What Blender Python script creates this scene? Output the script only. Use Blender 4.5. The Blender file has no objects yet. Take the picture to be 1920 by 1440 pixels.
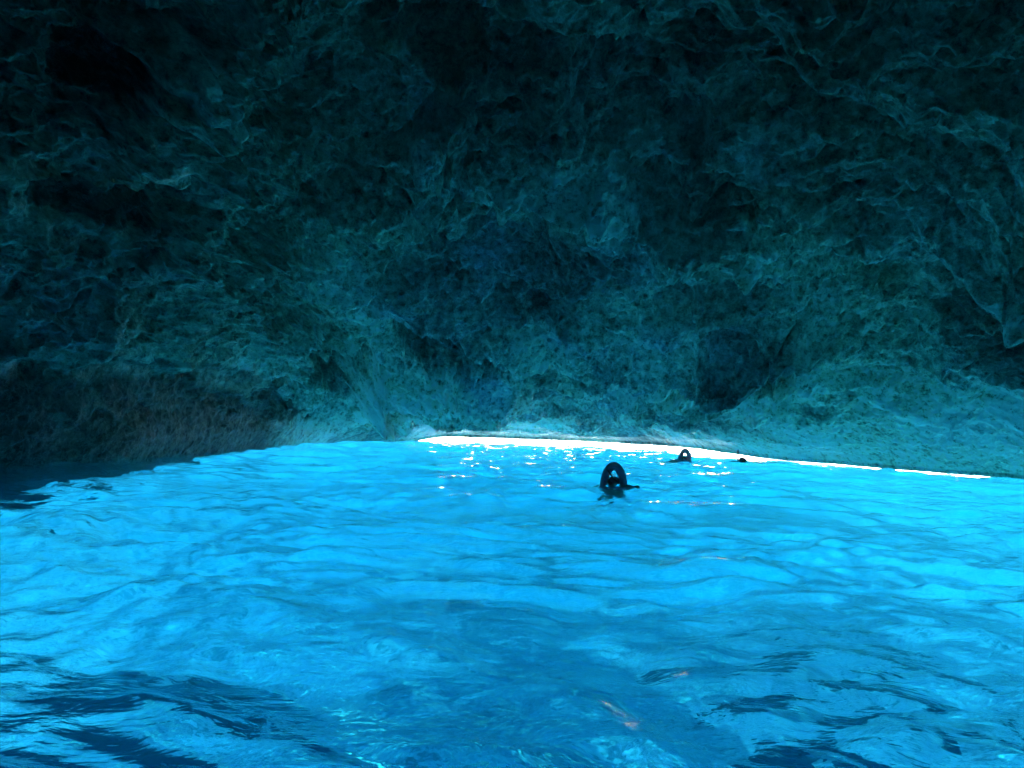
import bpy, bmesh, math, random
import numpy as np
from mathutils import Vector, Matrix

R_ = math.radians
scene = bpy.context.scene
C = scene.collection

# ------------------------------------------------------------------ camera
cam_d = bpy.data.cameras.new('camera')
cam = bpy.data.objects.new('camera', cam_d)
C.objects.link(cam)
cam_d.sensor_width = 36.0
cam_d.lens = 36.0 * 1400.0 / 1920.0
cam_d.clip_start = 0.05
cam_d.clip_end = 9000.0
PITCH, ROLL = R_(2.75), R_(2.0)
cam.matrix_world = (Matrix.Translation((0, 0, 1.0)) @ Matrix.Rotation(R_(90) + PITCH, 4, 'X')
                    @ Matrix.Rotation(ROLL, 4, 'Z'))
scene.camera = cam

# ------------------------------------------------------------------ sky, sun, exposure
SUN_EL, SUN_AZ = R_(30), R_(5)          # azimuth clockwise from +Y (out through the mouth)
world = bpy.data.worlds.new('World')
scene.world = world
world.use_nodes = True
nt = world.node_tree
nt.nodes.clear()
wo = nt.nodes.new('ShaderNodeOutputWorld')
bg = nt.nodes.new('ShaderNodeBackground')
sky = nt.nodes.new('ShaderNodeTexSky')
sky.sky_type = 'NISHITA'
sky.sun_disc = False
sky.sun_elevation = SUN_EL
sky.sun_rotation = SUN_AZ
bg.inputs['Strength'].default_value = 0.06
nt.links.new(sky.outputs[0], bg.inputs['Color'])
nt.links.new(bg.outputs[0], wo.inputs['Surface'])

sun_d = bpy.data.lights.new('sun', 'SUN')
sun_d.energy = 5.0
sun_d.angle = R_(0.5)
sun_d.color = (1.0, 0.96, 0.9)
sun = bpy.data.objects.new('sun', sun_d)
C.objects.link(sun)
sd = Vector((math.sin(SUN_AZ) * math.cos(SUN_EL), math.cos(SUN_AZ) * math.cos(SUN_EL), math.sin(SUN_EL)))
sun.rotation_euler = sd.to_track_quat('Z', 'Y').to_euler()
sun.location = (0, 60, 40)

vs = scene.view_settings
vs.view_transform = 'Standard'
vs.look = 'None'
vs.gamma = 1.0
vs.exposure = 5.4
cy = scene.cycles
cy.max_bounces=20
cy.diffuse_bounces = 8
cy.glossy_bounces = 4
cy.transmission_bounces = 12
cy.transparent_max_bounces = 12
cy.caustics_refractive = True
cy.caustics_reflective = True
cy.blur_glossy = 0.3
cy.sample_clamp_indirect = 0.6
cy.use_adaptive_sampling = False     # the cave is dim before exposure: the adaptive threshold would stop far too early
cy.use_denoising = True
cy.use_guiding = True
cy.use_surface_guiding = True
cy.use_volume_guiding = True
cy.guiding_training_samples = 0
cy.volume_bounces = 6

# ------------------------------------------------------------------ numpy noise
def _hash(ix, iy, iz, seed):
    h = (ix.astype(np.uint32) * np.uint32(73856093)) ^ (iy.astype(np.uint32) * np.uint32(19349663)) \
        ^ (iz.astype(np.uint32) * np.uint32(83492791)) ^ np.uint32((seed * 2654435761) & 0xffffffff)
    h ^= h >> np.uint32(13)
    h = h * np.uint32(1274126177)
    h ^= h >> np.uint32(16)
    h = h * np.uint32(2246822519)
    h ^= h >> np.uint32(15)
    return h

_G = np.array([(1,1,0),(-1,1,0),(1,-1,0),(-1,-1,0),(1,0,1),(-1,0,1),(1,0,-1),(-1,0,-1),
               (0,1,1),(0,-1,1),(0,1,-1),(0,-1,-1),(1,1,0),(-1,1,0),(0,-1,1),(0,-1,-1)], dtype=np.float32)

def perlin(x, y, z, seed=0):
    x = x.astype(np.float32); y = y.astype(np.float32); z = z.astype(np.float32)
    fx, fy, fz = np.floor(x), np.floor(y), np.floor(z)
    ix, iy, iz = fx.astype(np.int64), fy.astype(np.int64), fz.astype(np.int64)
    x, y, z = x - fx, y - fy, z - fz
    u, v, w = (t * t * t * (t * (t * 6 - 15) + 10) for t in (x, y, z))
    out = 0
    for dx in (0, 1):
        wx = u if dx else 1 - u
        for dy in (0, 1):
            wy = v if dy else 1 - v
            for dz in (0, 1):
                wz = w if dz else 1 - w
                g = _G[_hash(ix + dx, iy + dy, iz + dz, seed) & np.uint32(15)]
                out = out + wx * wy * wz * (g[..., 0] * (x - dx) + g[..., 1] * (y - dy) + g[..., 2] * (z - dz))
    return out

def fbm(x, y, z, octs=4, seed=0, gain=0.5, ridged=False):
    a, s, t, n = 1.0, 0.0, 0, 1.0
    for o in range(octs):
        p = perlin(x * n, y * n, z * n, seed + o)
        t = t + a * ((1 - 2.2 * np.abs(p)) if ridged else p)
        s += a
        a *= gain
        n *= 2.03
    return t / s

def voronoi(x, y, z, seed=0):
    """distance to nearest and second nearest feature point"""
    fx, fy, fz = np.floor(x), np.floor(y), np.floor(z)
    ix, iy, iz = fx.astype(np.int64), fy.astype(np.int64), fz.astype(np.int64)
    x, y, z = (x - fx).astype(np.float32), (y - fy).astype(np.float32), (z - fz).astype(np.float32)
    f1 = np.full(x.shape, 9, np.float32)
    f2 = np.full(x.shape, 9, np.float32)
    for dx in (-1, 0, 1):
        for dy in (-1, 0, 1):
            for dz in (-1, 0, 1):
                h = _hash(ix + dx, iy + dy, iz + dz, seed)
                px = dx + (h & np.uint32(1023)).astype(np.float32) / 1023
                py = dy + ((h >> np.uint32(10)) & np.uint32(1023)).astype(np.float32) / 1023
                pz = dz + ((h >> np.uint32(20)) & np.uint32(1023)).astype(np.float32) / 1023
                d = (px - x) ** 2 + (py - y) ** 2 + (pz - z) ** 2
                m = d < f1
                f2 = np.where(m, f1, np.minimum(f2, d))
                f1 = np.where(m, d, f1)
    return np.sqrt(f1), np.sqrt(f2)

def sstep(a, b, t):
    t = np.clip((t - a) / (b - a), 0, 1)
    return t * t * (3 - 2 * t)

# ------------------------------------------------------------------ mesh helpers
def grid_mesh(name, P, wrap=True, mats=(), matidx=None, smooth=True, flip=False):
    """P: rows x cols x 3, wraps around in the column direction"""
    n, m = P.shape[:2]
    idx = np.arange(n * m, dtype=np.int32).reshape(n, m)
    nxt = np.roll(idx, -1, axis=1) if wrap else idx[:, 1:]
    cur = idx if wrap else idx[:, :-1]
    q = np.stack([cur[:-1], nxt[:-1], nxt[1:], cur[1:]], axis=-1)
    if flip:
        q = q[..., ::-1]
    q = q.reshape(-1, 4)
    me = bpy.data.meshes.new(name)
    me.vertices.add(n * m)
    me.vertices.foreach_set('co', P.astype(np.float32).ravel())
    me.loops.add(q.size)
    me.loops.foreach_set('vertex_index', q.ravel().astype(np.int32))
    me.polygons.add(len(q))
    me.polygons.foreach_set('loop_start', np.arange(0, q.size, 4, dtype=np.int32))
    for mt in mats:
        me.materials.append(mt)
    if matidx is not None:
        me.polygons.foreach_set('material_index', matidx.astype(np.int32).ravel())
    me.update()
    me.validate()
    if smooth:
        me.shade_smooth()
    return me

def link(name, me, parent=None, **props):
    o = bpy.data.objects.new(name, me)
    C.objects.link(o)
    o.parent = parent
    for k, v in props.items():
        o[k] = v
    return o

# ------------------------------------------------------------------ materials
def new_mat(name):
    m = bpy.data.materials.new(name)
    m.use_nodes = True
    m.node_tree.nodes.clear()
    return m, m.node_tree.nodes, m.node_tree.links

def ramp(N, pts, interp='LINEAR'):
    r = N.new('ShaderNodeValToRGB')
    r.color_ramp.interpolation = interp
    e = r.color_ramp.elements
    e[0].position, e[0].color = pts[0][0], (*pts[0][1], 1)
    e[1].position, e[1].color = pts[-1][0], (*pts[-1][1], 1)
    for p, c in pts[1:-1]:
        x = e.new(p)
        x.color = (*c, 1)
    return r

def noise(N, L, vec, scale, detail=6, rough=0.6, dist=0.0, kind=None):
    n = N.new('ShaderNodeTexNoise')
    if kind:
        n.noise_type = kind
    n.inputs['Scale'].default_value = scale
    n.inputs['Detail'].default_value = detail
    n.inputs['Roughness'].default_value = rough
    n.inputs['Distortion'].default_value = dist
    L.new(vec, n.inputs['Vector'])
    return n

def rock_material():
    m, N, L = new_mat('cave_limestone')
    out = N.new('ShaderNodeOutputMaterial')
    b = N.new('ShaderNodeBsdfPrincipled')
    L.new(b.outputs[0], out.inputs['Surface'])
    tc = N.new('ShaderNodeTexCoord')
    v = tc.outputs['Object']
    n1 = noise(N, L, v, 0.45, 8, 0.62, 0.0)
    r1 = ramp(N, [(0.32, (0.20, 0.20, 0.15)), (0.44, (0.48, 0.51, 0.36)), (0.56, (0.60, 0.65, 0.48)), (0.68, (0.70, 0.74, 0.66))])
    L.new(n1.outputs[0], r1.inputs[0])
    n2 = noise(N, L, v, 5.5, 12, 0.8, 0.0)
    r2 = ramp(N, [(0.40, (0.24, 0.23, 0.21)), (0.47, (0.7, 0.7, 0.66)), (0.53, (0.95, 0.95, 0.9)), (0.59, (1.4, 1.4, 1.35))])
    L.new(n2.outputs[0], r2.inputs[0])
    mx0 = N.new('ShaderNodeMix'); mx0.data_type = 'RGBA'; mx0.blend_type = 'MULTIPLY'
    mx0.inputs[0].default_value = 1.0
    L.new(r1.outputs[0], mx0.inputs[6]); L.new(r2.outputs[0], mx0.inputs[7])
    # broad zones of darker weathered crust
    nb = noise(N, L, v, 0.16, 5, 0.6, 0.0)
    rb = ramp(N, [(0.42, (0.36, 0.37, 0.46)), (0.50, (0.80, 0.80, 0.86)), (0.58, (1.1, 1.1, 1.1))])
    L.new(nb.outputs[0], rb.inputs[0])
    mx1 = N.new('ShaderNodeMix'); mx1.data_type = 'RGBA'; mx1.blend_type = 'MULTIPLY'
    mx1.inputs[0].default_value = 1.0
    L.new(mx0.outputs[2], mx1.inputs[6]); L.new(rb.outputs[0], mx1.inputs[7])
    # light fall-off painted into the colour: rock paler near water, darker higher up
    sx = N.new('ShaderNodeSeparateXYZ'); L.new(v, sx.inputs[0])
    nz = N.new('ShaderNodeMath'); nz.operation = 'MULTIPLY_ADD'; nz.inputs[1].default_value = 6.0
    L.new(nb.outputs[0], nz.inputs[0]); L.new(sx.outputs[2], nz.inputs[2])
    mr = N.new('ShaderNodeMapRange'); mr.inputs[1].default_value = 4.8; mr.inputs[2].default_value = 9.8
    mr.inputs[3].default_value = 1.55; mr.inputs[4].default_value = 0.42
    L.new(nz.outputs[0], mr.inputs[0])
    sa = N.new('ShaderNodeAttribute'); sa.attribute_name = 'shade_flowstone'  # painted shade of hollows and left-hand wall, plus pale flowstone
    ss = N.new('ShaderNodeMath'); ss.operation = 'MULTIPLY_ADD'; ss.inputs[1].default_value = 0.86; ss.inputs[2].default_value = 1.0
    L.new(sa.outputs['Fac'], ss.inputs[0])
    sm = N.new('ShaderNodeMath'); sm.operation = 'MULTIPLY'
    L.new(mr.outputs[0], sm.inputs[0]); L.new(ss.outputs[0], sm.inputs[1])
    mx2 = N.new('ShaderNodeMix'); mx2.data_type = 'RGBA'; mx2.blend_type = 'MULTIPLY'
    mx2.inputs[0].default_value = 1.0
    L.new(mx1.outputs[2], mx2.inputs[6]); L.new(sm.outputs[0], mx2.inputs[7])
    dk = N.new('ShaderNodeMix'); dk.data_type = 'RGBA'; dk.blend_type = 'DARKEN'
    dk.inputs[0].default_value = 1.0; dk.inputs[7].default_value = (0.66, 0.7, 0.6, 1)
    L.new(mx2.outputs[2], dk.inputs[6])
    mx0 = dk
    # thin pale lines at random, painted in for light on sharp rock edges
    nv = noise(N, L, v, 2.6, 9, 0.75, 0.0)
    rv = ramp(N, [(0.488, (0, 0, 0)), (0.499, (1, 1, 1)), (0.501, (1, 1, 1)), (0.512, (0, 0, 0))])
    L.new(nv.outputs[0], rv.inputs[0])
    mx = N.new('ShaderNodeMix'); mx.data_type = 'RGBA'
    ml = N.new('ShaderNodeMath'); ml.operation = 'MULTIPLY'; ml.inputs[1].default_value = 0.22
    L.new(rv.outputs[0], ml.inputs[0])
    L.new(ml.outputs[0], mx.inputs[0])
    L.new(mx0.outputs[2], mx.inputs[6]); mx.inputs[7].default_value = (0.62, 0.66, 0.6, 1)
    L.new(mx.outputs[2], b.inputs['Base Color'])
    b.inputs['Roughness'].default_value = 0.62
    b.inputs['Specular IOR Level'].default_value = 0.35
    nd = noise(N, L, v, 2.2, 3, 0.6)
    sc_ = N.new('ShaderNodeVectorMath'); sc_.operation = 'MULTIPLY_ADD'
    sc_.inputs[1].default_value = (0.5, 0.5, 0.5)
    L.new(nd.outputs['Color'], sc_.inputs[0]); L.new(v, sc_.inputs[2])
    hs = None
    for sc, wgt in ((3.1, .55), (8.5, .3)):
        vo = N.new('ShaderNodeTexVoronoi'); vo.feature = 'F1'; vo.inputs['Scale'].default_value = sc
        L.new(sc_.outputs[0], vo.inputs['Vector'])
        pw = N.new('ShaderNodeMath'); pw.operation = 'POWER'; pw.inputs[1].default_value = 2.0
        L.new(vo.outputs['Distance'], pw.inputs[0])
        ma = N.new('ShaderNodeMath'); ma.operation = 'MULTIPLY_ADD'; ma.inputs[1].default_value = wgt
        L.new(pw.outputs[0], ma.inputs[0])
        if hs is None:
            ma.inputs[2].default_value = 0
        else:
            L.new(hs.outputs[0], ma.inputs[2])
        hs = ma
    n3 = noise(N, L, v, 11.0, 8, 0.72, 0.2)
    ad = N.new('ShaderNodeMath'); ad.operation = 'MULTIPLY_ADD'
    L.new(n3.outputs[0], ad.inputs[0]); ad.inputs[1].default_value = 0.5
    L.new(hs.outputs[0], ad.inputs[2])
    bp = N.new('ShaderNodeBump')
    bp.inputs['Strength'].default_value = 0.9
    bp.inputs['Distance'].default_value = 0.13
    L.new(ad.outputs[0], bp.inputs['Height'])
    L.new(bp.outputs[0], b.inputs['Normal'])
    return m

def bed_material():
    m, N, L = new_mat('seabed_sand')
    out = N.new('ShaderNodeOutputMaterial')
    b = N.new('ShaderNodeBsdfPrincipled')
    L.new(b.outputs[0], out.inputs['Surface'])
    tc = N.new('ShaderNodeTexCoord')
    v = tc.outputs['Object']
    n1 = noise(N, L, v, 0.22, 6, 0.6, 0.8)
    r1 = ramp(N, [(0.34, (0.34, 0.38, 0.33)), (0.44, (0.72, 0.74, 0.68)), (0.56, (0.88, 0.88, 0.84))])
    L.new(n1.outputs[0], r1.inputs[0])
    n2 = noise(N, L, v, 1.1, 5, 0.6, 1.0)          # weed tufts and rubble on the sand
    r2 = ramp(N, [(0.38, (0.35, 0.4, 0.36)), (0.50, (0.95, 0.95, 0.95)), (0.6, (1.05, 1.05, 1.05))])
    L.new(n2.outputs[0], r2.inputs[0])
    mx = N.new('ShaderNodeMix'); mx.data_type = 'RGBA'; mx.blend_type = 'MULTIPLY'
    mx.inputs[0].default_value = 1.0
    L.new(r1.outputs[0], mx.inputs[6]); L.new(r2.outputs[0], mx.inputs[7])
    L.new(mx.outputs[2], b.inputs['Base Color'])
    b.inputs['Roughness'].default_value = 0.9
    return m

def water_material():
    m, N, L = new_mat('cave_water')
    out = N.new('ShaderNodeOutputMaterial')
    tc = N.new('ShaderNodeTexCoord')
    v = tc.outputs['Object']
    mp = N.new('ShaderNodeMapping')
    mp.inputs['Scale'].default_value = (1.0, 1.5, 1.0)
    L.new(v, mp.inputs['Vector'])
    n1 = noise(N, L, mp.outputs[0], 3.2, 4, 0.5, 0.5)
    bp = N.new('ShaderNodeBump')
    bp.inputs['Strength'].default_value = 0.65
    bp.inputs['Distance'].default_value = 0.05
    L.new(n1.outputs[0], bp.inputs['Height'])
    fr = N.new('ShaderNodeFresnel'); fr.inputs['IOR'].default_value = 1.33
    L.new(bp.outputs[0], fr.inputs['Normal'])
    gl = N.new('ShaderNodeBsdfGlossy'); gl.inputs['Roughness'].default_value = 0.02
    gl.inputs['Color'].default_value = (1, 1, 1, 1)
    L.new(bp.outputs[0], gl.inputs['Normal'])
    tr = N.new('ShaderNodeBsdfRefraction'); tr.inputs['IOR'].default_value = 1.33
    tr.inputs['Roughness'].default_value = 0.03
    L.new(bp.outputs[0], tr.inputs['Normal'])
    tp = N.new('ShaderNodeBsdfTransparent')
    at = N.new('ShaderNodeAttribute'); at.attribute_name = 'open_sea'
    sel = N.new('ShaderNodeMixShader')
    L.new(at.outputs['Fac'], sel.inputs[0])
    L.new(tr.outputs[0], sel.inputs[1]); L.new(tp.outputs[0], sel.inputs[2])
    mx = N.new('ShaderNodeMixShader')
    L.new(fr.outputs[0], mx.inputs[0])
    L.new(sel.outputs[0], mx.inputs[1]); L.new(gl.outputs[0], mx.inputs[2])
    L.new(mx.outputs[0], out.inputs['Surface'])
    va = N.new('ShaderNodeVolumeAbsorption')
    va.inputs['Color'].default_value = (0.0, 0.85, 0.953, 1)
    va.inputs['Density'].default_value = 0.13
    vsn = N.new('ShaderNodeVolumeScatter')
    vsn.inputs['Color'].default_value = (0.08, 0.80, 1.0, 1)
    vsn.inputs['Density'].default_value = 0.03
    vsn.inputs['Anisotropy'].default_value = 0.0
    add = N.new('ShaderNodeAddShader')
    L.new(va.outputs[0], add.inputs[0]); L.new(vsn.outputs[0], add.inputs[1])
    L.new(add.outputs[0], out.inputs['Volume'])
    return m

M_ROCK = rock_material()
M_BED = bed_material()
M_WATER = water_material()

# ------------------------------------------------------------------ plan of the cave
_pl = [(-180, 14), (-120, 13), (-80, 12.5), (-50, 12.8), (-34.4, 13.7), (-26.9, 15.2), (-22, 18), (-18.2, 21.8), (-12.9, 27.5),
       (-9, 30.0), (-5.7, 31.2), (0, 32.2), (5.7, 32.6), (9.7, 31.3), (12.9, 28.6), (17.4, 25.6), (21.1, 24.4), (24.5, 23.6),
       (29.4, 22.2), (33.9, 21.8), (45, 20), (70, 16), (120, 14), (180, 14)]
_PB = np.array([p[0] for p in _pl], float)
_PR = np.array([p[1] for p in _pl], float)
def plan_R(deg):
    r = 0
    for k in (-2, -1, 0, 1, 2):
        r = r + np.interp(deg + k * 0.9, _PB, _PR)
    return r / 5

MOUTH_A, MOUTH_B = -13.0, 40.0
BED = -12.0
APEX = 8.6

def lip_z(deg):     # lower edge of the roof: just clear of the water in the mouth
    gap = sstep(-10.0, -4.5, deg) * (1 - sstep(13, 20.0, deg))
    slit = sstep(10.0, 15.0, deg) * (1 - sstep(34, 38, deg))
    return -0.12 + gap * 0.42 + (1 - gap) * slit * np.interp(deg, [15, 34], [0.28, 0.23])

def bottom_z(deg):  # how far the rock goes down under water
    opn = sstep(-75, -55, deg) * (1 - sstep(75, 88, deg))
    side = sstep(-18, -14, deg) * (1 - sstep(40, 46, deg))
    mid = (lip_z(deg) - 0.1) * side + (1 - side) * np.where(deg < 0, np.interp(deg, [-45, -32, -20], [-6.5, -3.8, -1.0]), -0.3)
    return (BED - 3) * (1 - opn) + mid * opn

# ------------------------------------------------------------------ cave rock
def build_cave():
    deg = np.concatenate([np.linspace(-180, -40, 90, endpoint=False), np.linspace(-40, 40, 1500, endpoint=False),
                          np.linspace(40, 180, 90, endpoint=False)])
    R = plan_R(deg)
    zl, zb = lip_z(deg), bottom_z(deg)
    p = np.interp(R, [13, 20, 26, 33], [2.9, 2.2, 1.65, 1.25])
    nB = 1000
    fine = np.linspace(1.0, 0.02, 900)
    rows_r = np.empty((nB + 50, len(deg)))
    rows_z = np.empty_like(rows_r)
    for j in range(len(deg)):
        rr = fine * R[j]
        zz = zl[j] + (APEX - zl[j]) * (1 - fine ** p[j])
        el = np.arctan2(zz - 1.0, rr)
        t = np.concatenate([np.linspace(el[0], R_(36), nB), np.linspace(R_(36), el[-1], 51)[1:]])
        rows_r[:, j] = np.interp(t, el, rr)
        rows_z[:, j] = np.interp(t, el, zz)
    # the part under water / the lip
    nA = 70
    ta = np.linspace(0, 1, nA, endpoint=False)[:, None]
    A_z = zb[None] + (zl - zb)[None] * ta
    A_r = R[None] + 0.4 * (1 - ta) ** 2 * np.minimum(1, (zl - zb)[None])
    # outside: soffit of the lip, the sea cliff, the top
    O_r = [R + 3.2, R + 2.2, R + 1.3, R + 0.6]
    O_z = [zb + 3.8, zb + 2.0, zb + 0.8, zb + 0.2]
    cl = [(R + 9, 44 + R * 0), (R + 8.5, 34 + R * 0), (R + 7.5, 20 + R * 0), (R + 5, 9 + R * 0)]
    top = [(0.2 + R * 0, 74 + R * 0), (R * 0.8, 70 + R * 0)]
    allr = [a for a, _ in top + cl] + O_r
    allz = [b for _, b in top + cl] + O_z
    Or = np.array(allr); Oz = np.array(allz)
    # densify the outer rows
    k = np.linspace(0, len(allr) - 1, 120)
    i0 = np.minimum(k.astype(int), len(allr) - 2); f = (k - i0)[:, None]
    Or = Or[i0] * (1 - f) + Or[i0 + 1] * f
    Oz = Oz[i0] * (1 - f) + Oz[i0 + 1] * f
    rr = np.concatenate([Or, A_r, rows_r])
    zz = np.concatenate([Oz, A_z, rows_z])
    a = np.radians(deg)[None]
    P = np.stack([rr * np.sin(a), rr * np.cos(a), zz], axis=-1)
    dr = np.gradient(P, axis=0)
    dc = np.roll(P, -1, axis=1) - np.roll(P, 1, axis=1)
    Nn = np.cross(dr, dc)
    Nn /= np.linalg.norm(Nn, axis=-1, keepdims=True) + 1e-9
    nO_test = len(Or) + nA + nB // 2
    jt, kt = nO_test, len(deg) // 2
    if np.sum(Nn[jt, kt] * -P[jt, kt]) < 0:
        Nn = -Nn
    nO = len(Or)
    x, y, z = P[..., 0], P[..., 1], P[..., 2]
    H = np.zeros(x.shape, np.float32)
    inn = slice(nO, None)
    X, Y, Z = x[inn], y[inn], z[inn]
    wx = fbm(X * .35, Y * .35, Z * .35, 3, 11) * 1.6
    wy = fbm(X * .35, Y * .35, Z * .35, 3, 23) * 1.6
    wz = fbm(X * .35, Y * .35, Z * .35, 3, 37) * 1.2
    Xs = np.where(X > -7, (X + 7) * .40 - 7, X)      # features run wider along the back than in depth
    W = lambda k: (Xs + wx * k, Y + wy * k, Z + wz * k)
    brg = deg[None]
    el = np.degrees(np.arctan2(Z - 1.0, rr[inn]))
    h = fbm(X * .13, Y * .16, Z * .2, 4, 3) * 2.2                     # big swells and hollows
    # slabs that broke away: plates at different levels with sharp edges
    a_, b_, c_ = W(1.3)
    f1, f2 = voronoi(a_ * .38, b_ * .5, c_ * .6, 61)
    h += sstep(0.0, 0.08, f2 - f1) * (0.12 + 0.7 * fbm(X * .3, Y * .3, Z * .3, 2, 63))
    # bedding: overhanging steps
    rough = fbm(X * .5, Y * .5, Z * .5, 4, 64, 0.6)
    for st, am, sd in ((1.05, .50, 0), (0.36, .24, 9), (.15, .09, 4)):
        u = (Z * .9 - 0.10 * X - 0.12 * Y + rough * .8 + wz * .3 + sd) / st
        f = u - np.floor(u)
        m_ = sstep(-.25, .2, fbm(X * .28 + sd, Y * .28, Z * .28, 3, 66 + sd))
        h += am * m_ * (1 - f) * sstep(0, .12, f)
    a_, b_, c_ = W(.6)
    ld = fbm(a_ * .42, b_ * .42, c_ * .7, 5, 51, 0.55, True)
    h += (ld - 0.55) * 1.1                                            # broken ledges
    a_, b_, c_ = W(.25)
    f1, f2 = voronoi(a_, b_ * 1.15, c_ * 1.5, 71)
    h += (f1 ** 2) * 0.55                                             # scallops: sharp ribs between hollows
    a_, b_, c_ = W(.15)
    f1, f2 = voronoi(a_ * 2.6, b_ * 2.6, c_ * 3.4, 83)
    msk = 0.35 + 0.65 * sstep(-0.15, 0.2, fbm(X * .3, Y * .3, Z * .3, 2, 91))
    h += (f1 ** 2) * 0.34 * msk
    a_, b_, c_ = W(.08)
    f1, f2 = voronoi(a_ * 6.5, b_ * 6.0, c_ * 8, 87)
    h += (f1 ** 2) * 0.15 * msk
    h += fbm(a_ * 3.1, b_ * 3.1, c_ * 4.0, 4, 101, 0.62) * 0.26 * msk
    # upright flutes and ribs on the left-hand wall
    lf = (1 - sstep(-16, -8, brg)) * sstep(-50, -40, brg) * (1 - sstep(7, 15, el))
    arc = brg * math.pi / 180 * R[None]
    fl = fbm(arc * 1.3 + rough * 1.2, Z * .22, Z * 0 + 3.3, 4, 111, 0.6, True)
    h += lf * (fl - .5) * 0.5 * sstep(0, 4, el)
    shade_flowstone = np.zeros(x.shape, np.float32)
    tone_in = shade_flowstone[inn]
    # hollows and bosses: bearing, elevation, half sizes in degrees, depth, edge
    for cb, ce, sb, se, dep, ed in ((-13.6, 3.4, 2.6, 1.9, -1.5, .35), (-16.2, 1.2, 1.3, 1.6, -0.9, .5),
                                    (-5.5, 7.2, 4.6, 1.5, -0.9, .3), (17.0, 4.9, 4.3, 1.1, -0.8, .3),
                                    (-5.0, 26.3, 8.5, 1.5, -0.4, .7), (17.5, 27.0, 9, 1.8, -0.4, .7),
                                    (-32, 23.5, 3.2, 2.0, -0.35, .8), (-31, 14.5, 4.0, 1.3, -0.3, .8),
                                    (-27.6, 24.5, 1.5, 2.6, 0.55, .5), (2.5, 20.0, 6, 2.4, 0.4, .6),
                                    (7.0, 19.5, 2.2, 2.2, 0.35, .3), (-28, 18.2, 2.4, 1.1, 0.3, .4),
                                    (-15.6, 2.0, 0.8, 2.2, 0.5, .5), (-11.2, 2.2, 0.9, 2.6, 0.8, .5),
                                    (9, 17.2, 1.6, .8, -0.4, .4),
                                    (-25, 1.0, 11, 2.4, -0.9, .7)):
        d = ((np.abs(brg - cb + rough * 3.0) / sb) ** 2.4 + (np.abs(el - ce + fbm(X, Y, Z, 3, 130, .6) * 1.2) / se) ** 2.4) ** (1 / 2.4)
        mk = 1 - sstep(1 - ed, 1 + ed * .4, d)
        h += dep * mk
        tone_in += (-.55 if dep < 0 else .6) * (1 - sstep(.88, 1.02, d))     # hollows get shade painted in, bosses pale flowstone
    tone_in += -.5 * (1 - sstep(-24, -10, brg + rough * 4)) * sstep(1.5, 4, el + rough * 2)  # left-hand side painted darker, for the weaker light there
    # shade painted into the undercut foot of the left-hand wall
    tone_in += -1.0 * (1 - sstep(-19, -15.5, brg + rough * 2)) * (1 - sstep(.2, 2.6, el + rough * 2))

    # keep the lip of the mouth a clean low line
    dl = (R[None] - rr[inn])
    side = np.maximum(0, -zb[None] - .5) * 0.3
    keep = 0.02 + 0.98 * sstep(0.0, 5.5, dl + side) + 0.06 * sstep(0.2, 1.0, dl)
    H[inn] = h * keep
    # outside and top: rough coarse rock
    xo, yo, zo = x[:nO], y[:nO], z[:nO]
    H[:nO] = fbm(xo * .15, yo * .15, zo * .15, 4, 7) * 2.0 * sstep(2.0, 9.0, zo)
    P = P + Nn * H[..., None]
    # nothing hangs lower than the lip in front of the mouth
    Q = P[nO + nA:]
    rq = np.hypot(Q[..., 0], Q[..., 1])
    zmin = 1 + (zl[None] - 1) * rq / R[None] + 0.02 * (R[None] - rq)
    Q[..., 2] = np.where((deg > -12.5)[None], np.maximum(Q[..., 2], zmin), Q[..., 2])
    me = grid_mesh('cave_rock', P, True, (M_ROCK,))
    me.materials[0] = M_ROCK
    at = me.attributes.new('shade_flowstone', 'FLOAT', 'POINT')
    at.data.foreach_set('value', np.clip(shade_flowstone, -1, 1).astype(np.float32).ravel())
    o = link('cave_rock', me)
    o['kind'] = 'structure'
    o['label'] = 'rugged teal-lit limestone ceiling and walls of the sea cave'
    return o

# ------------------------------------------------------------------ water
def wave_height(X, Y):
    rng = np.random.RandomState(5)
    r = np.hypot(X, Y)
    h = np.zeros(X.shape)
    wx = perlin(X * .35, Y * .35, X * 0, 201) * 0.9
    wy = perlin(X * .35, Y * .35, X * 0, 202) * 0.9
    for k in range(90):
        lam = 0.16 * (2.8 / 0.16) ** rng.rand()
        ang = rng.normal(R_(75), R_(38))
        amp = 0.0088 * lam ** 0.70 * (0.5 + rng.rand())
        ph = rng.rand() * 6.283
        kk = 2 * math.pi / lam
        s = np.sin(kk * ((X + wx) * math.cos(ang) + (Y + wy) * math.sin(ang)) + ph)
        fade = 1 - sstep(lam * 25, lam * 60, r)
        h += amp * s * fade * 0.5
    return h

SWIMMERS = [(1.67, 11.9), (4.98, 21.3), (6.75, 21.6)]

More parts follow.
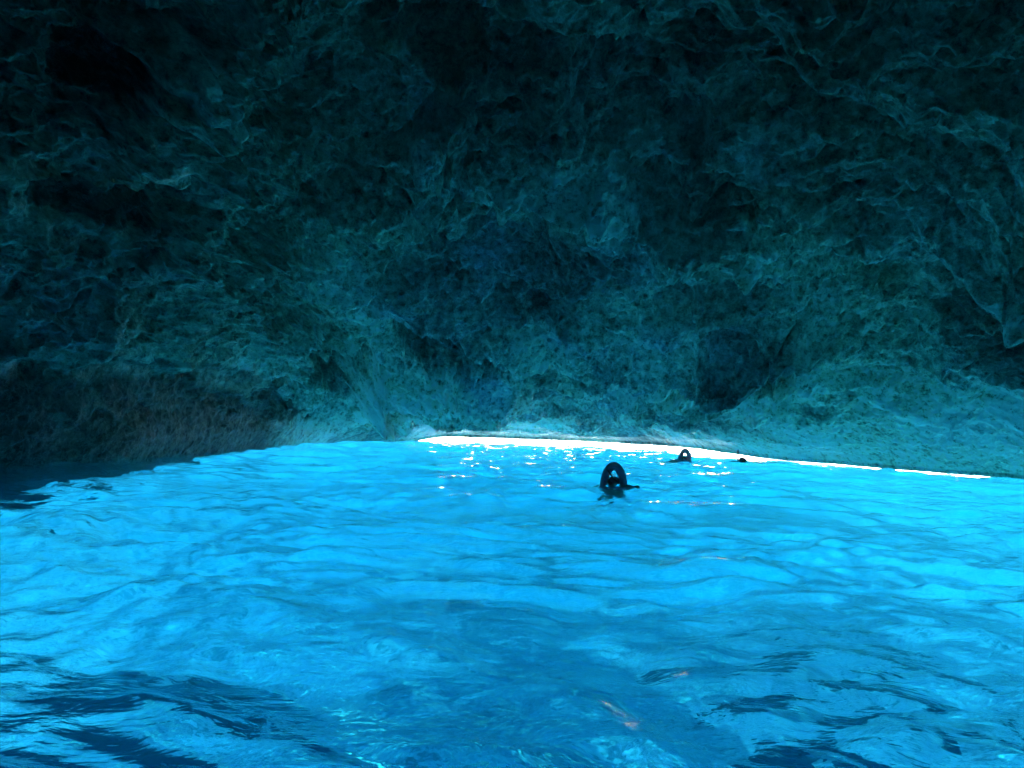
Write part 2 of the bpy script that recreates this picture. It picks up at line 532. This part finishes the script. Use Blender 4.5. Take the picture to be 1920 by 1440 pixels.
def build_water():
    deg = np.concatenate([np.linspace(-180, -40, 60, endpoint=False), np.linspace(-40, 40, 760, endpoint=False),
                          np.linspace(40, 180, 60, endpoint=False)])
    rad = np.concatenate([[0.02], np.geomspace(0.5, 60, 620), np.geomspace(64, 4000, 40)])
    a = np.radians(deg)[None]
    X = rad[:, None] * np.sin(a); Y = rad[:, None] * np.cos(a)
    Z = wave_height(X, Y)
    for sx, sy in SWIMMERS:
        d = np.hypot(X - sx, Y - sy)
        Z = Z + 0.035 * np.sin(d * 13 + 3 * perlin(X * 3, Y * 3, X * 0, 77)) * np.exp(-d / 0.55)
    P = np.stack([X, Y, Z], axis=-1)
    # close the body of water below the seabed
    flo = np.stack([X, Y, X * 0 - 30.0], axis=-1)[[0, -1]]
    P = np.concatenate([flo, P[::-1]])
    R = plan_R(deg)[None]
    outer = (rad[:, None] > R + 0.3).astype(np.float32)
    outer = np.concatenate([np.zeros((2, len(deg)), np.float32), outer[::-1]])
    me = grid_mesh('water', P, True, (M_WATER,), flip=True)
    at = me.attributes.new('open_sea', 'FLOAT', 'POINT')
    at.data.foreach_set('value', outer.ravel())
    o = link('water', me)
    o['kind'] = 'structure'
    return o

def build_bed():
    deg = np.linspace(-180, 180, 360, endpoint=False)
    rad = np.concatenate([[0.02], np.geomspace(1, 90, 220), np.geomspace(100, 4000, 20)])
    a = np.radians(deg)[None]
    X = rad[:, None] * np.sin(a); Y = rad[:, None] * np.cos(a)
    Z = BED + fbm(X * .12, Y * .12, X * 0, 5, 301) * 2.2
    P = np.stack([X, Y, Z], axis=-1)
    me = grid_mesh('seabed', P, True, (M_BED,))
    o = link('seabed', me)
    o['kind'] = 'structure'
    return o


# ------------------------------------------------------------------ drowned pinnacles near the camera
def build_pinnacle(x, y, top, r0, sx, sy, rot, seed, label):
    nr, nc = 60, 72
    t = np.linspace(0, 1, nr)[:, None]
    a = np.linspace(0, 2 * math.pi, nc, endpoint=False)[None]
    zz = top + (BED - 1.5 - top) * np.clip((t - .25) / .75, 0, 1) ** 1.6
    rad = r0 * np.minimum(1, np.sin(np.minimum(t / .25, 1) * math.pi / 2) + 0.02) * (1 + 0.8 * np.clip((t - .25) / .75, 0, 1))
    zz = zz - 0.35 * r0 * (1 - np.cos(np.minimum(t / .25, 1) * math.pi / 2))
    X = rad * np.cos(a) * sx; Y = rad * np.sin(a) * sy; Z = zz + 0 * a
    k = fbm(X * .9 + seed, Y * .9, Z * .9, 5, seed, .6)
    q = fbm(X * 2.2 + seed, Y * 2.2, Z * 2.2, 4, seed + 9, .6, True)
    X = X * (1 + .9 * k + .2 * q); Y = Y * (1 + .9 * k + .2 * q); Z = Z + k * .8 * (1 - t)
    c, sn = math.cos(rot), math.sin(rot)
    P = np.stack([X * c - Y * sn, X * sn + Y * c, Z], axis=-1)
    me = grid_mesh('submerged_rock', P, True, (M_DARKROCK,), flip=True)
    o = link('submerged_rock', me)
    o.location = (x, y, 0)
    o['label'] = label
    o['category'] = 'rock'
    o['group'] = 'dark rocks under the water'
    return o

# ------------------------------------------------------------------ people
def skin_body(name, pts, edges, mat, parent=None, sub=2, root=0):
    me = bpy.data.meshes.new(name)
    me.from_pydata([p[:3] for p in pts], edges, [])
    o = bpy.data.objects.new(name, me)
    C.objects.link(o)
    sk = o.modifiers.new('skin', 'SKIN'); sk.use_smooth_shade = True
    for i, p in enumerate(pts):
        v = me.skin_vertices[0].data[i]
        v.radius = (p[3], p[4] if len(p) > 4 else p[3])
        v.use_root = (i == root)
    sb = o.modifiers.new('sub', 'SUBSURF'); sb.levels = sub; sb.render_levels = sub
    dg = bpy.context.evaluated_depsgraph_get()
    ev = o.evaluated_get(dg)
    m2 = bpy.data.meshes.new_from_object(ev)
    m2.name = name
    bpy.data.objects.remove(o)
    m2.materials.clear(); m2.materials.append(mat)
    m2.shade_smooth()
    return link(name, m2, parent)

def tube(name, path, rx, ry, mat, parent, nseg=14, closed=False, wob=0.0):
    """swept elliptical tube; rx, ry may be lists (per path point)"""
    bm = bmesh.new()
    n = len(path)
    path = [Vector(p) for p in path]
    rings = []
    side = None
    for i, p in enumerate(path):
        t = (path[min(i + 1, n - 1)] - path[max(i - 1, 0)]).normalized()
        if side is None:
            side = t.cross(Vector((0, 1, 0)))
            if side.length < .1:
                side = t.cross(Vector((1, 0, 0)))
        side = (side - t * side.dot(t)).normalized()
        up = t.cross(side)
        a = rx[i] if isinstance(rx, (list, tuple)) else rx
        b = ry[i] if isinstance(ry, (list, tuple)) else ry
        w = 1 + wob * math.sin(i * 2.1)
        rings.append([bm.verts.new(p + side * a * w * math.cos(2 * math.pi * k / nseg) + up * b * math.sin(2 * math.pi * k / nseg))
                      for k in range(nseg)])
    for i in range(n - 1):
        for k in range(nseg):
            bm.faces.new((rings[i][k], rings[i][(k + 1) % nseg], rings[i + 1][(k + 1) % nseg], rings[i + 1][k]))
    bm.faces.new(rings[0][::-1]); bm.faces.new(rings[-1])
    bmesh.ops.recalc_face_normals(bm, faces=bm.faces)
    me = bpy.data.meshes.new(name)
    bm.to_mesh(me); bm.free()
    me.materials.append(mat)
    me.shade_smooth()
    return link(name, me, parent)

def flat_mat(name, col, rough=0.6, bump=0.0, var=0.25, scale=25):
    m, N, L = new_mat(name)
    out = N.new('ShaderNodeOutputMaterial')
    b = N.new('ShaderNodeBsdfPrincipled')
    L.new(b.outputs[0], out.inputs['Surface'])
    tc = N.new('ShaderNodeTexCoord')
    n = noise(N, L, tc.outputs['Object'], scale, 5, .6)
    r = ramp(N, [(.35, tuple(c * (1 - var) for c in col)), (.65, tuple(min(1, c * (1 + var)) for c in col))])
    L.new(n.outputs[0], r.inputs[0])
    L.new(r.outputs[0], b.inputs['Base Color'])
    b.inputs['Roughness'].default_value = rough
    if bump:
        bp = N.new('ShaderNodeBump'); bp.inputs['Distance'].default_value = bump
        L.new(n.outputs[0], bp.inputs['Height']); L.new(bp.outputs[0], b.inputs['Normal'])
    return m

M_SKIN = flat_mat('skin', (0.45, 0.27, 0.2), 0.5, 0.0, .1)
M_HAIR = flat_mat('wet_hair', (0.5, 0.2, 0.22), 0.35, 0.01, .5, 60)
M_VEST = flat_mat('vest_cloth', (0.75, 0.42, 0.52), 0.6, 0.01, .2)
M_STRAP = flat_mat('webbing', (0.05, 0.05, 0.06), 0.6)
M_SUIT = flat_mat('black_neoprene', (0.02, 0.03, 0.04), 0.5)
M_RUBBER = flat_mat('fin_rubber', (0.10, 0.06, 0.08), 0.4)
M_DARKROCK = flat_mat('weedy_rock', (0.06, 0.08, 0.07), 0.9, 0.03, .5, 3)

def hand_pts(pts, edges, wrist, d, up, sidev, s=1.0):
    """palm and five separate fingers grown from the wrist point"""
    w = Vector(pts[wrist][:3])
    palm = w + d * .05 * s
    pts.append((*palm, .034 * s, .016 * s)); pi = len(pts) - 1
    edges.append((wrist, pi))
    for k, (off, ln) in enumerate(((-.030, .060), (-.010, .075), (.010, .070), (.028, .055))):
        base = palm + d * .035 * s + sidev * off * s
        prev = pi
        for q, (f, c) in enumerate(((0, 0), (.45, .10), (.8, .32), (1.0, .55))):
            pts.append((*(base + d * ln * f * s * (1 - .25 * c) - up * ln * c * .6 * s), .0095 * s - .0008 * q))
            edges.append((prev, len(pts) - 1)); prev = len(pts) - 1
    prev = pi
    for f, o in ((.3, .035), (.7, .055), (1.0, .062)):
        pts.append((*(palm + d * .03 * f * s - sidev * o * s - up * .012 * s), .010 * s))
        edges.append((prev, len(pts) - 1)); prev = len(pts) - 1

def make_swimmer(loc, rz, label, vest=True, snorkel=False, fins=False, suit=False, tilt=0.75, group=None):
    """local frame: the swimmer's head is at the origin at the surface, the face looks down and towards +x,
    the trunk and legs trail off towards -x and down"""
    body_mat = M_SUIT if suit else M_SKIN
    c, sn = math.cos(tilt), math.sin(tilt)
    back = Vector((-c, 0, -sn))          # from the neck to the pelvis
    up = Vector((-sn, 0, c))             # out of the back
    sd = Vector((0, 1, 0))
    neck = Vector((-.09, 0, -.06))
    P, E = [], []
    def pt(v, r, r2=None):
        P.append((v.x, v.y, v.z, r, r2 if r2 else r)); return len(P) - 1
    pel = pt(neck + back * .58, .15, .11)
    wai = pt(neck + back * .40, .135, .10)
    che = pt(neck + back * .20, .165, .12)
    nb = pt(neck + back * .04, .075, .07)
    hd0 = pt(neck + Vector((.05, 0, .035)), .06)
    hd1 = pt(neck + Vector((.10, 0, .075)), .088)
    hd2 = pt(neck + Vector((.16, 0, .075)), .085)
    hd3 = pt(neck + Vector((.205, 0, .06)), .055)
    E += [(pel, wai), (wai, che), (che, nb), (nb, hd0), (hd0, hd1), (hd1, hd2), (hd2, hd3)]
    for s_ in (-1, 1):
        hip = pt(neck + back * .64 + sd * .10 * s_, .095)
        kne = pt(neck + back * 1.02 + sd * .14 * s_ - up * (.16 if s_ > 0 else .05), .062)
        ank = pt(neck + back * 1.36 + sd * .15 * s_ + up * (.16 if s_ > 0 else .0), .038)
        toe = pt(neck + back * 1.50 + sd * .16 * s_ + up * (.14 if s_ > 0 else -.02), .034, .022)
        E += [(pel, hip), (hip, kne), (kne, ank), (ank, toe)]
        sh = pt(neck + back * .07 + sd * .17 * s_, .062)
        if s_ > 0:
            elb = pt(Vector((.16, .34, -.12)), .042)
            wr = pt(Vector((.40, .30, -.14)), .028)
        else:
            elb = pt(Vector((.08, -.38, -.02)), .042)
            wr = pt(Vector((.32, -.36, -.07)), .028)
        E += [(che, sh), (sh, elb), (elb, wr)]
        dv = (Vector(P[wr][:3]) - Vector(P[elb][:3])).normalized()
        hand_pts(P, E, wr, dv, Vector((0, 0, 1)), Vector((0, 1, 0)) * -s_)
    # nose and ears
    nose = pt(neck + Vector((.205, 0, -.012)), .014); E.append((hd2, nose))
    for s_ in (-1, 1):
        e = pt(neck + Vector((.10, .088 * s_, .04)), .016, .01); E.append((hd1, e))
    root = skin_body('person', P, E, body_mat, None, 2, pel)
    root.location = loc
    root.rotation_euler = (0, 0, rz)
    root['label'] = label
    root['category'] = 'person'
    if group:
        root['group'] = group
    hair = tube('hair', [neck + Vector(v) for v in ((.015, 0, .04), (.045, 0, .085), (.09, 0, .125), (.15, 0, .135), (.20, 0, .11), (.23, 0, .07))],
                [.03, .055, .062, .06, .045, .02], [.06, .092, .104, .10, .08, .03], M_SUIT if suit else M_HAIR, root, 20)
    if vest:
        # horse-shoe collar riding up over the back of the neck
        path = []
        for k in range(31):
            a = math.pi * (k / 30)
            path.append((-.02 + .05 * math.sin(a), .16 * math.cos(a), -.14 + .44 * math.sin(a) ** .8))
        path = [(-.04, .165, -.36)] + [(-.03, .16, -.25)] + path + [(-.03, -.16, -.25)] + [(-.04, -.165, -.36)]
        n = len(path)
        ry_ = [.060 + .006 * math.sin(math.pi * i / (n - 1)) for i in range(n)]
        rx_ = [.055] * n
        tube('vest_collar', path, rx_, ry_, M_VEST, root, 18, wob=.02)
        pb = [neck + back * t + up * .105 for t in (.08, .2, .34, .46)]
        tube('vest_back', pb, [.05, .07, .07, .05], [.20, .21, .20, .17], M_VEST, root, 18)
        tube('strap', [(-.06, .10, .24), (-.075, .0, .12), (-.06, -.10, .02)], .006, .012, M_STRAP, root, 8)
    if snorkel:
        tube('snorkel', [(.12, -.06, -.16), (.10, -.10, -.10), (.09, -.135, 0), (.085, -.15, .12), (.075, -.16, .24), (.07, -.165, .35)],
             .017, .017, M_VEST if vest else M_SUIT, root, 12)
        mk = tube('diving_mask', [neck + Vector(v) for v in ((.10, 0, -.03), (.15, 0, -.045), (.20, 0, -.03))], [.07, .08, .05], [.03, .04, .03], M_STRAP, root, 16)
    if fins:
        for s_ in (1,):
            a0 = neck + back * 1.44 + sd * .15 * s_ + up * .15
            tube('swim_fin', [a0, a0 + Vector((-.10, 0, .05)), a0 + Vector((-.24, 0, .04)), a0 + Vector((-.36, 0, -.02)), a0 + Vector((-.44, 0, -.06))],
                 [.05, .06, .085, .095, .08], [.045, .035, .014, .008, .005], M_RUBBER, root, 14)
    return root

build_cave()
build_water()
build_bed()
build_pinnacle(5.9, 12.1, -10.1, .62, 1.0, .9, 0.4, 3, 'dark rounded rock under the water at lower right of the frame')
build_pinnacle(4.6, 11.6, -10.6, .42, .8, 1.1, 0.9, 14, 'small dark rock under the water just left of the rounded one')
build_pinnacle(-6.4, 11.6, -10.3, .7, 2.3, .6, 0.15, 36, 'long dark rock under the water in the lower left corner')
make_swimmer((1.67, 11.94, 0.02), R_(78), 'person floating in a maroon life vest whose collar arches highest, the swimmer nearest the camera',
             vest=True, tilt=0.8, group='swimmers near the cave mouth')
make_swimmer((4.98, 21.3, 0.0), R_(48), 'person in a maroon life vest with snorkel and fin, second swimmer, against the bright opening',
             vest=True, snorkel=True, fins=True, tilt=0.22, group='swimmers near the cave mouth')
make_swimmer((6.75, 21.6, 0.02), R_(200), 'person snorkelling low in a black wetsuit, farthest right of the swimmers',
             vest=False, snorkel=True, suit=True, tilt=0.08, group='swimmers near the cave mouth')
